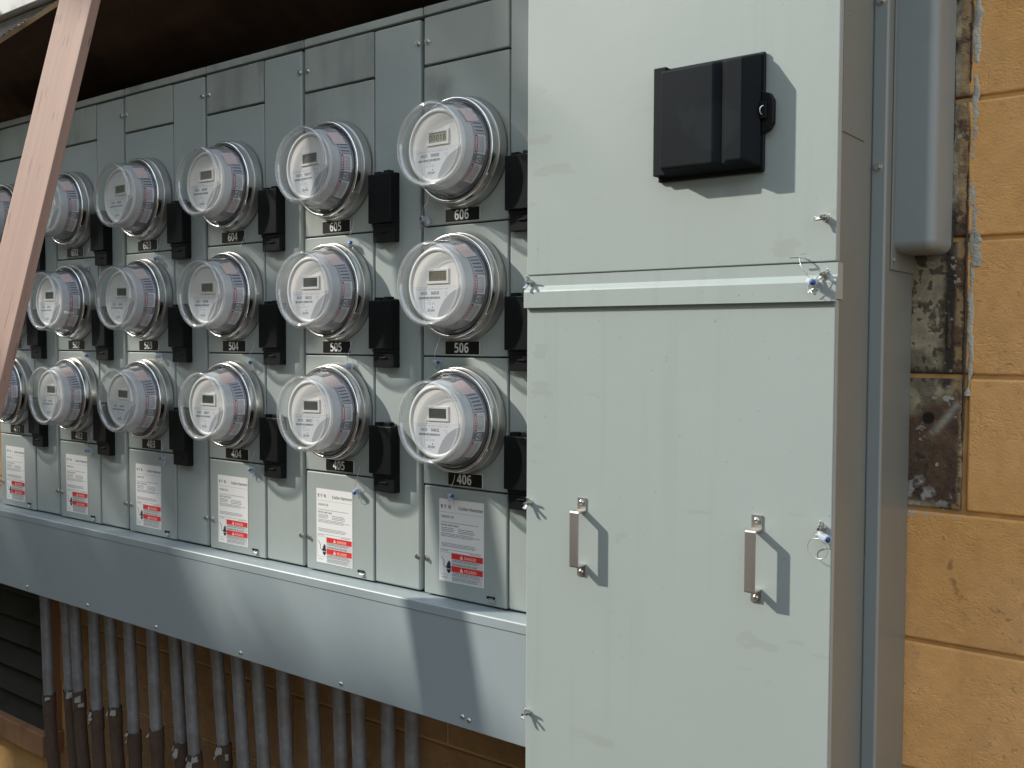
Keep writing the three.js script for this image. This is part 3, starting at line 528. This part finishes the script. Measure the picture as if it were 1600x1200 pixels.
// ---------------------------------------------------------------- wiring trough
{
  const t = thing('wiring_trough', 'long blue-grey sheet metal wiring trough under the meter columns', 'wiring trough', [-0.9, -0.655, -0.05]);
  const x0 = -2.6, x1 = 0.3;
  part('body', extrudeX([[-0.17, -0.654], [0.041, -0.654], [0.041, -0.449], [-0.17, -0.449]], x0, x1), M.paintTrough, t);
  const lid = [[-0.012, -0.4489], [-0.012, -0.4465], [0.042, -0.4462], [0.0450, -0.4468], [0.0462, -0.4485], [0.0465, -0.4635], [0.0435, -0.4640], [0.0430, -0.4489]];
  part('lid', extrudeX(lid, x0, x1), M.paintTrough, t);
  slabPart('front_cover', t, M.paintTrough, x0, x1, -0.6565, -0.4642, 0.0412, 0.0450, 0.0012);
  for (const [x, y] of [[-1.76, -0.642], [-1.414, -0.642], [-1.107, -0.642], [-0.806, -0.644], [-0.490, -0.644], [-0.176, -0.644], [0.136, -0.636], [0.151, -0.639]]) part(numberedIn(t, 'screw'), panScrew, M.steel, t, [x, y, 0.0450]);
}

// ---------------------------------------------------------------- conduits
{
  const C = [[-1.5616, -1.5484, -1.005], [-1.4574, -1.4402, -0.972], [-1.3984, -1.3813, -0.959], [-1.2947, -1.2854, -0.99], [-1.2304, -1.2111, -0.969], [-1.1314, -1.1133, -1.012], [-1.0244, -1.0095, -0.98], [-0.9424, -0.9197, -0.994], [-0.8581, -0.8361, -0.997], [-0.7669, -0.7424, -0.955], [-0.6652, -0.6400, -1.03], [-0.5987, -0.5680, -1.04], [-0.5187, -0.4980, -1.05], [-0.4228, -0.4030, -1.03], [-0.3247, -0.3120, -1.06], [-0.2586, -0.2470, -1.04], [-0.1792, -0.1750, -1.05], [-0.1087, -0.1040, -1.05]];
  const ORD = ['first', 'second', 'third', 'fourth', 'fifth', 'sixth', 'seventh', 'eighth', 'ninth', 'tenth', 'eleventh', 'twelfth', 'thirteenth', 'fourteenth', 'fifteenth', 'sixteenth', 'seventeenth', 'eighteenth'];
  C.forEach(([xt, xb, yc], i) => {
    const r = rng(i + 300), z = -0.085 + 0.018 * (r() - 0.5), R = 0.0152;
    const g = thing('conduit', `${ORD[i]} galvanised conduit from the left under the trough`, 'conduit', [xt, -1.62, z], 'galvanised conduits below the trough');
    const sl = (xb - xt) / (yc + 0.72), X = (y) => xt + (y + 0.72) * sl;
    const path = (y0, y1, rad) => { const u = new THREE.TubeGeometry(new THREE.LineCurve3(new THREE.Vector3(X(y0), y0, z), new THREE.Vector3(X(y1), y1, z)), 1, rad, 20, false); const q = u.attributes.uv; for (let k = 0; k < q.count; k++) q.setXY(k, q.getX(k) * Math.abs(y1 - y0) * 3 + i * 0.37, q.getY(k) * 0.35); return u; };
    part('upper_pipe', path(-0.64, yc, R), M.galv, g);
    part('lock_nut', path(-0.6565, -0.668, R + 0.004), M.galv, g);
    // ragged flaking sleeve at the coupling
    const cu = path(yc + 0.004, yc - 0.052, R + 0.0035); const cp = cu.attributes.position;
    for (let k = 0; k < cp.count; k++) if (cp.getY(k) > yc - 0.02) cp.setY(k, cp.getY(k) + 0.010 * (fbm(k * 0.9, i * 3.1, 4096, 2, 7) - 0.5));
    cu.computeVertexNormals(); part('coupling', cu, M.rust, g);
    for (let q = 0, nq = 1 + Math.floor(r() * 3); q < nq; q++) {
      const a0 = -1.0 + r() * 2.0, aw = 0.25 + 0.7 * r(), hh = 0.006 + 0.022 * r() * r(), yy = yc + 0.004 - hh / 2 - 0.034 * r() * (q ? 1 : 0.4), curl = 0.002 + 0.006 * r();
      const fl = new THREE.CylinderGeometry(R + 0.0040, R + 0.0040 + curl, hh, 12, 6, true, a0, aw), fp = fl.attributes.position;
      for (let k = 0; k < fp.count; k++) { const e = 0.010 * (fbm(fp.getX(k) * 260 + i * 9, fp.getY(k) * 200 + q * 5, 4096, 3, 9) - 0.5); fp.setY(k, fp.getY(k) + e * (hh / 0.014)); fp.setX(k, fp.getX(k) + 0.3 * e); }
      fl.computeVertexNormals(); part('paint_flake', fl, M.flakeD, g, [X(yy), yy, z]);
    }
    const bend = i < 5 ? 0.10 : i < 10 ? 0.02 : 0.0, lo = [];
    for (let q = 0; q <= 8; q++) { const f = q / 8, y = lerp(yc - 0.045, -1.64, f); lo.push([X(yc - 0.045) + (X(y) - X(yc - 0.045)) * 0.4 + bend * f * f * 2.2, y, z]); }
    part('lower_pipe', tube(lo, R + 0.0018, 24, 18), i < 10 ? M.rust : M.galv, g);
  });
}


// ---------------------------------------------------------------- tall switch cabinet on the right
const ZF = 0.08;
{
  const c = thing('switch_cabinet', 'tall light grey switch cabinet with two handles on its lower door', 'electrical cabinet', [0.55, -1.62, -0.05]);
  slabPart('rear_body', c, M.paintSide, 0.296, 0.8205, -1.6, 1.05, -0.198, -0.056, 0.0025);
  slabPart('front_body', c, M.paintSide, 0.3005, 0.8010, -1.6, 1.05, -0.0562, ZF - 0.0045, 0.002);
  slabPart('upper_door', c, M.paintDoor, 0.2995, 0.8022, 0.1335, 1.05, ZF - 0.012, ZF, 0.0022);
  slabPart('lower_door', c, M.paintDoor, 0.3000, 0.8022, -1.58, 0.0842, ZF - 0.012, ZF, 0.0022);
  const strip = [[ZF - 0.02, 0.1325], [ZF - 0.0006, 0.1325], [ZF - 0.0006, 0.1165], [ZF + 0.0008, 0.1145], [ZF + 0.0052, 0.1092], [ZF + 0.0064, 0.1068], [ZF + 0.0064, 0.0818], [ZF + 0.0050, 0.0812], [ZF + 0.0038, 0.0818], [ZF + 0.0006, 0.0848], [ZF - 0.02, 0.0848]];
  part('door_flange', extrudeX(strip, 0.2982, 0.8035), M.paintDoor, c);
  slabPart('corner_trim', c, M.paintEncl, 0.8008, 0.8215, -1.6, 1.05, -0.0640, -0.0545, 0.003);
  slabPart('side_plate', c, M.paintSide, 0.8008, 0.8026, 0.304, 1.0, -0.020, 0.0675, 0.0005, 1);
  for (const [y, z] of [[0.457, 0.051], [0.434, 0.0095], [0.367, -0.0075], [0.313, 0.036]]) part(numberedIn(c, 'rivet'), rivet, M.paintSide, c, [0.8025, y, z], [0, Math.PI / 2, 0]);
  for (const y of [0.5024, 0.2735, -0.71]) part(numberedIn(c, 'screw'), hexScrew, M.steel, c, [0.8105, y, -0.0545]);
  // pull handles
  for (const [x, yt, yb] of [[0.4090, -0.2223, -0.3298], [0.6978, -0.2178, -0.3240]]) {
    const w = 0.0152, th = 0.0021, d = 0.0238, top = yt - 0.0125, bot = yb + 0.0105;
    const prof = [[ZF, yt + 0.0075], [ZF + th, yt + 0.0075], [ZF + th, top + th * 0.6], [ZF + d - 0.0015, top + th * 0.6], [ZF + d, top - 0.0008], [ZF + d, bot + 0.0008], [ZF + d - 0.0015, bot - th * 0.6], [ZF + th, bot - th * 0.6], [ZF + th, yb - 0.0075], [ZF, yb - 0.0075], [ZF, bot + th * 0.4], [ZF + d - th, bot + th * 0.4], [ZF + d - th, top - th * 0.4], [ZF, top - th * 0.4]];
    const h = part(numberedIn(c, 'handle'), extrudeX(prof, x - w / 2, x + w / 2), M.handle, c);
    for (const y of [yt + 0.0005, yb - 0.001]) { const s = new THREE.Mesh(panScrew, M.steel); s.name = 'screw'; s.castShadow = true; s.position.set(x, y, ZF + th); h.add(s); }
  }
  // wing nuts that hold the doors
  const wing = (x, y, a, t = 0) => {
    const g = mergeGeometries([new THREE.CylinderGeometry(0.0042, 0.0052, 0.008, 14).rotateX(Math.PI / 2).translate(0, 0, 0.004), new THREE.CylinderGeometry(0.0022, 0.0022, 0.018, 10).rotateX(Math.PI / 2).translate(0, 0, 0.009),
      ...[-1, 1].map((s) => new RoundedBoxGeometry(0.0095, 0.0062, 0.0026, 2, 0.0012).rotateY(-s * 0.75).translate(s * 0.0072, 0, 0.0098))].map((q) => (q.index ? q.toNonIndexed() : q)));
    part(numberedIn(c, 'wing_nut'), g, M.steel, c, [x, y, ZF + t], [0, 0, a]);
  };
  wing(0.3072, 0.1225, 1.25); wing(0.3085, -0.2324, 1.2); wing(0.3074, -0.577, 1.1); wing(0.7868, 0.1905, 0.12); wing(0.7880, 0.1160, 0.6, 0); wing(0.7902, -0.2170, 1.35);
  // bent wire pin beside the upper seal
  part('pin', tube([[0.7640, 0.1372, ZF - 0.001], [0.7610, 0.1390, ZF + 0.009], [0.7560, 0.1400, ZF + 0.0115], [0.7440, 0.1404, ZF + 0.0125]], 0.0011, 16, 6), M.steel, c);
}


// grey box on the side of the cabinet
{
  const e = thing('side_enclosure', 'rounded grey metal enclosure on the right side of the tall cabinet', 'electrical box', [0.85, 0.6, -0.14]);
  slabPart('flange', e, M.paintSide, 0.8206, 0.8232, 0.1315, 1.02, -0.198, -0.0832, 0.001, 1);
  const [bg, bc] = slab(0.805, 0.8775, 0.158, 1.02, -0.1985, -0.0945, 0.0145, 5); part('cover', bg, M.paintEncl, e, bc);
  part('screw', panScrew, M.paintSide, e, [0.8232, 0.1455, -0.0905], [0, Math.PI / 2, 0]);
}

// black plastic box on the upper door
{
  const b = thing('black_box', 'black plastic box with a hasp on the upper door of the tall cabinet', 'plastic box', [0.62, 0.27, ZF]);
  slabPart('base_tray', b, M.black, 0.5400, 0.7025, 0.2585, 0.4200, ZF, ZF + 0.0065, 0.003);
  slabPart('hinge_flange', b, M.blackDusty, 0.5375, 0.5575, 0.2665, 0.4205, ZF + 0.001, ZF + 0.0165, 0.0015);
  // cover: a flat raised front, a groove, a second narrower ridge, then a slope down to the hasp side
  const cov = new THREE.Shape([[0.5560, 0.006], [0.5590, 0.0335], [0.5605, 0.0345], [0.6380, 0.0345], [0.6400, 0.0338], [0.6500, 0.0275], [0.6545, 0.0275], [0.6590, 0.0360], [0.6600, 0.0366], [0.6820, 0.0366], [0.6842, 0.0352], [0.6990, 0.0120], [0.6990, 0.006]].map(([x, z]) => new THREE.Vector2(x, z)));
  const cg = new THREE.ExtrudeGeometry(cov, { depth: 0.139, bevelEnabled: true, bevelThickness: 0.003, bevelSize: 0.002, bevelSegments: 2, bevelOffset: -0.002 });
  cg.rotateX(-Math.PI / 2).scale(1, 1, -1);   // (x, z, d) -> (x, d, z), mirrored
  { const P = cg.attributes.position.array; for (let i = 0; i < P.length; i += 9) for (let k = 0; k < 3; k++) { const t = P[i + 3 + k]; P[i + 3 + k] = P[i + 6 + k]; P[i + 6 + k] = t; }
    for (let i = 0; i < P.length; i += 3) { const f = Math.min(1, P[i + 2] / 0.0345), mid = 0.0702, half = lerp(0.0785, 0.0685, f); P[i + 1] = mid + (P[i + 1] - 0.0695) / 0.0725 * half; } cg.computeVertexNormals(); boxUV(cg, 0.2, 0.1, 3); }
  part('cover', cg, M.blackDusty, b, [0, 0.2705, ZF]);
  const hs = new THREE.Shape([[0, 0.028], [0.010, 0.024], [0.0145, 0.016], [0.0145, -0.014], [0.010, -0.022], [0, -0.027]].map((p) => new THREE.Vector2(...p)));
  part('hasp', new THREE.ExtrudeGeometry(hs, { depth: 0.008, bevelEnabled: true, bevelThickness: 0.0012, bevelSize: 0.0012, bevelSegments: 1 }), M.black, b, [0.7005, 0.3370, ZF + 0.001]);
  part('hasp_ring', new THREE.TorusGeometry(0.006, 0.0011, 8, 20), M.steel, b, [0.7035, 0.3395, ZF + 0.012], [0.2, 0.9, 0]);
  slabPart('hasp_block', b, M.black, 0.6985, 0.7080, 0.328, 0.351, ZF + 0.006, ZF + 0.014, 0.001);
}

// seals on the tall cabinet
seal(0.7735, 0.1075, ZF + 0.014, 'large blue-tipped wire seal between the tall cabinet doors', { rot: [0.25, 0.65, 0], wires: [
  [[0.7560, 0.1396, ZF + 0.0118], [0.7610, 0.1290, ZF + 0.018], [0.7680, 0.1180, ZF + 0.0195], [0.7740, 0.1100, ZF + 0.016]],
  [[0.7740, 0.1070, ZF + 0.016], [0.7810, 0.1120, ZF + 0.016], [0.7880, 0.1170, ZF + 0.013], [0.7890, 0.1130, ZF + 0.010]],
  [[0.7720, 0.0960, ZF + 0.014], [0.7780, 0.0920, ZF + 0.017], [0.7850, 0.0950, ZF + 0.014], [0.7790, 0.0990, ZF + 0.014], [0.7700, 0.0935, ZF + 0.014]]] });
seal(0.7960, -0.2280, ZF + 0.012, 'blue-tipped wire seal with round wire loop on the lower door of the tall cabinet', { rot: [0.3, 0.95, 0.3], wires: [
  [...Array(17)].map((_, i) => { const a = 0.4 + i / 16 * 6.1; return [0.7868 + 0.0148 * Math.cos(a), -0.2440 + 0.0138 * Math.sin(a), ZF + 0.010 + 0.004 * Math.sin(a + 1)]; }),
  [[0.7955, -0.2340, ZF + 0.013], [0.7985, -0.2420, ZF + 0.015], [0.8030, -0.2440, ZF + 0.016], [0.8035, -0.2390, ZF + 0.015], [0.7990, -0.2330, ZF + 0.013]],
  [[0.7960, -0.2260, ZF + 0.013], [0.7920, -0.2210, ZF + 0.014], [0.7905, -0.2160, ZF + 0.011]]] });

// ---------------------------------------------------------------- plywood over the meters and the board that props it
{
  const A = new THREE.Vector3(-2.35, 0.632, 0.150), B = new THREE.Vector3(0.36, 0.966, 0.166);      // outer edge
  const left = -1.76;                                                                                 // where the sheet ends
  const dir = B.clone().sub(A); const A2 = A.clone().addScaledVector(dir, (left - A.x) / dir.x);
  const Ai = new THREE.Vector3(-2.25, 0.668, -0.199), Bi = new THREE.Vector3(0.36, 0.690, -0.199), th = 0.014, N = 24;
  const quad = (pts) => { const g = new THREE.BufferGeometry(); const [a, b, c, d] = pts; g.setAttribute('position', new THREE.Float32BufferAttribute([a, b, c, a, c, d].flatMap((p) => [p.x, p.y, p.z]), 3)); g.computeVertexNormals(); return boxUV(g, 0, 0, 1); };
  const up = (p) => p.clone().add(new THREE.Vector3(0, th, 0));
  const t = thing('plywood_sheet', 'weathered brown plywood sheet sheltering the top of the meter columns', 'plywood sheet', [-0.7, 0.8, 0]);
  const sides = [quad([Ai, A2, up(A2), up(Ai)]), quad([B, Bi, up(Bi), up(B)]), quad([Bi, Ai, up(Ai), up(Bi)])];
  for (let i = 0; i < N; i++) {        // the sheet is warped: built in strips
    const a = A2.clone().lerp(B, i / N), b = A2.clone().lerp(B, (i + 1) / N), c = Ai.clone().lerp(Bi, (i + 1) / N), e = Ai.clone().lerp(Bi, i / N);
    sides.push(quad([a, e, c, b]), quad([up(a), up(b), up(c), up(e)]));
  }
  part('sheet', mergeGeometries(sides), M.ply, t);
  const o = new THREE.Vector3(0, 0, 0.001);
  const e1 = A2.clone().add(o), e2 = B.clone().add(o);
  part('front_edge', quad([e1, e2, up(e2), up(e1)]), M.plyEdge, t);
  // leaf litter and splinters along the upper edge
  const r = rng(404), bits = [];
  for (let i = 0; i < 260; i++) { const f = r() * 0.75, p = A2.clone().lerp(B, f); const g = new THREE.TetrahedronGeometry(0.004 + 0.008 * r() * r(), 0); g.scale(1.6, 0.6, 1); g.rotateY(r() * 6); g.rotateZ(r() - 0.5); g.translate(p.x, p.y + th + 0.002 + 0.004 * r(), p.z - 0.004 - 0.05 * r() * r()); bits.push(g); }
  const lit = part('leaf_litter', mergeGeometries(bits), M.litter = std({ color: col(0.16, 0.115, 0.06), roughness: 1, name: 'dead_leaves' }), t); lit.userData.kind = 'stuff';

  const p = thing('prop_board', 'pink-brown painted wooden board leaning in front of the meters at the left', 'wooden board', [-0.66, -1.62, 0.82]);
  const P0 = new THREE.Vector3(-0.5866, 0.68, 0.335), P1 = new THREE.Vector3(-0.6409, 0.06, 0.4667), d = P1.clone().sub(P0).normalize();
  const top = P0.clone().addScaledVector(d, -0.19), bot = P1.clone().addScaledVector(d, (1.62 + 0.06) / -d.y);
  const L = top.distanceTo(bot), g = boxUV(new RoundedBoxGeometry(0.131, L, 0.0174, 2, 0.0022), 0.3, 0.1);
  { const uv = g.attributes.uv; for (let i = 0; i < uv.count; i++) { const a = uv.getX(i); uv.setXY(i, uv.getY(i) * 0.5, a * 2.2); } }
  const m = part('board', g, M.postWood, p, [0, 0, 0]);
  m.position.copy(top).add(bot).multiplyScalar(0.5).sub(p.position);
  const X = new THREE.Vector3(1, 0, 0), Y = d.clone().negate(); X.addScaledVector(Y, -X.dot(Y)).normalize(); const Z = X.clone().cross(Y);
  m.quaternion.setFromRotationMatrix(new THREE.Matrix4().makeBasis(X, Y, Z));
}

// ---------------------------------------------------------------- tree to the left, outside the picture, that shades the wall in patches
{
  const t = thing('tree', 'long-leaved tree standing left of the meter columns, throwing dappled shade on them', 'tree', [-9.0, -1.62, 4.6]);
  const r = rng(2024), pos = [], nor = [];
  const shade = (x, y) => {
    const lo = lerp(0.25, 0.375, (x + 0.9) / 1.0);
    if (y > lo - 0.03) return x > 0.3 || y > 0.8 ? 0 : x > -0.3 ? 0.5 : y < lo + 0.03 ? 0.5 : 0.08;
    if (y < -1.05) return 0.5;
    if (y < -0.74) return x < 0.32 ? 1 : 0;
    if (x > 0.3) return 0;
    if (y < -0.50) return x < -1.2 ? 0.5 : x < -0.62 ? 0.42 : x < -0.50 ? 0.2 : 0;
    if (y < -0.22 && x < -0.75) return 0.16;
    if (x < -1.3 && y < 0.2) return 0.2;
    return 0;
  };
  const a = new THREE.Vector3(), e = new THREE.Vector3(), w = new THREE.Vector3(), n = new THREE.Vector3();
  for (let i = 0, made = 0; i < 120000 && made < 2600; i++) {
    const x = -2.4 + 3.6 * r(), y = -2.7 + 3.5 * r(), k = r();
    if (k > shade(x, y)) continue;
    made++;
    const d = 6.0 + 3.0 * r(), len = 0.24 + 0.26 * r(), wid = 0.020 + 0.018 * r();
    a.set(x, y, 0).addScaledVector(SUN, d);
    e.set(0.55 + 0.5 * (r() - 0.5), -0.75 + 0.5 * (r() - 0.5), 0.5 * (r() - 0.5)).normalize();
    w.crossVectors(e, SUN).normalize().addScaledVector(SUN, 0.8 * (r() - 0.5)).normalize(); n.crossVectors(e, w);
    const p = (u, v, h = 0) => [a.x + e.x * len * u + w.x * wid * v + n.x * h, a.y + e.y * len * u + w.y * wid * v + n.y * h, a.z + e.z * len * u + w.z * wid * v + n.z * h];
    const A = p(-0.5, 0), B = p(-0.1, -1, 0.004), C = p(0.5, 0, -0.01), D = p(-0.1, 1, 0.004), Q = p(-0.1, 0);
    for (const tri of [[A, B, Q], [B, C, Q], [C, D, Q], [D, A, Q]]) for (const v of tri) pos.push(...v);
  }
  const g = new THREE.BufferGeometry(); g.setAttribute('position', new THREE.Float32BufferAttribute(pos, 3)); g.computeVertexNormals();
  part('crown', g, M.leaf, t);
  part('trunk', tube([[-9.0, -1.7, 4.6], [-8.9, 0.2, 4.55], [-8.5, 1.9, 4.3], [-7.9, 3.4, 4.0]], 0.14, 20, 10), M.bark, t);
  for (const q of [[[-8.3, 2.4, 4.2], [-7.9, 3.8, 4.1], [-7.2, 5.0, 3.9]], [[-7.9, 3.4, 4.0], [-7.3, 4.2, 3.8], [-6.4, 4.9, 3.4]], [[-8.5, 1.9, 4.3], [-8.9, 3.0, 4.3], [-8.8, 4.2, 4.2]], [[-8.7, 1.2, 4.4], [-7.8, 2.2, 4.1], [-7.0, 3.0, 3.8]]]) part('limb', tube(q, 0.035, 12, 8), M.bark, t);
}

// ---------------------------------------------------------------- roof eave over the left part of the wall, above the picture
{
  const e = thing('roof_eave', 'open timber eave on rafters jutting from the wall high above the left meter columns', 'roof eave', [-3, 1.35, 0]);
  const sh = new THREE.Shape([[-1.27, -0.24], [-1.27, -0.767], [-2.1, -0.842], [-6, -1.05], [-6, -0.24]].map((p) => new THREE.Vector2(...p)));
  part('soffit', boxUV(new THREE.ExtrudeGeometry(sh, { depth: 0.02, bevelEnabled: false }).rotateX(-Math.PI / 2)), M.whitePaint, e, [0, 1.352, 0]);
  for (const x of [-1.3, -2.5, -3.7, -4.9]) slabPart('rafter', e, M.whitePaint, x - 0.022, x + 0.022, 1.373, 1.47, -0.2, 0.79, 0.003);
  const f = new RoundedBoxGeometry(3.92, 0.13, 0.022, 1, 0.003); part('fascia', boxUV(f), M.whitePaint, e, [-4.05, 1.42, 0.957], [0, -0.0533, 0]);
  const f2 = new RoundedBoxGeometry(0.835, 0.13, 0.022, 1, 0.003); part('fascia', boxUV(f2), M.whitePaint, e, [-1.685, 1.42, 0.816], [0, 0.0899, 0]);
}

// ---------------------------------------------------------------- hedge across the yard, behind the camera
{
  const h = thing('hedge', 'tall dark green hedge across the yard, facing the meter columns', 'hedge', [-7.5, -1.62, 6.6]);
  const g = new THREE.BoxGeometry(22, 5.9, 1.6, 110, 30, 6), p = g.attributes.position;
  for (let i = 0; i < p.count; i++) { const x = p.getX(i), y = p.getY(i), z = p.getZ(i); p.setXYZ(i, x + 0.3 * (fbm(x * 1.5 + 90, y * 1.5 + 30 + z, 4096, 3, 1) - 0.5), y + 0.9 * (fbm(x * 0.7 + 50, z + 9, 4096, 4, 2) - 0.5) * sm(-1, 2, y), z + 0.8 * (fbm(x * 1.3 + 40, y * 1.3 + 40, 4096, 4, 3) - 0.5)); }
  const q = g.toNonIndexed(); q.computeVertexNormals();
  part('foliage', q, M.leaf, h, [-7.5, 1.33, 6.6]);
}

renderer.render(scene, camera);
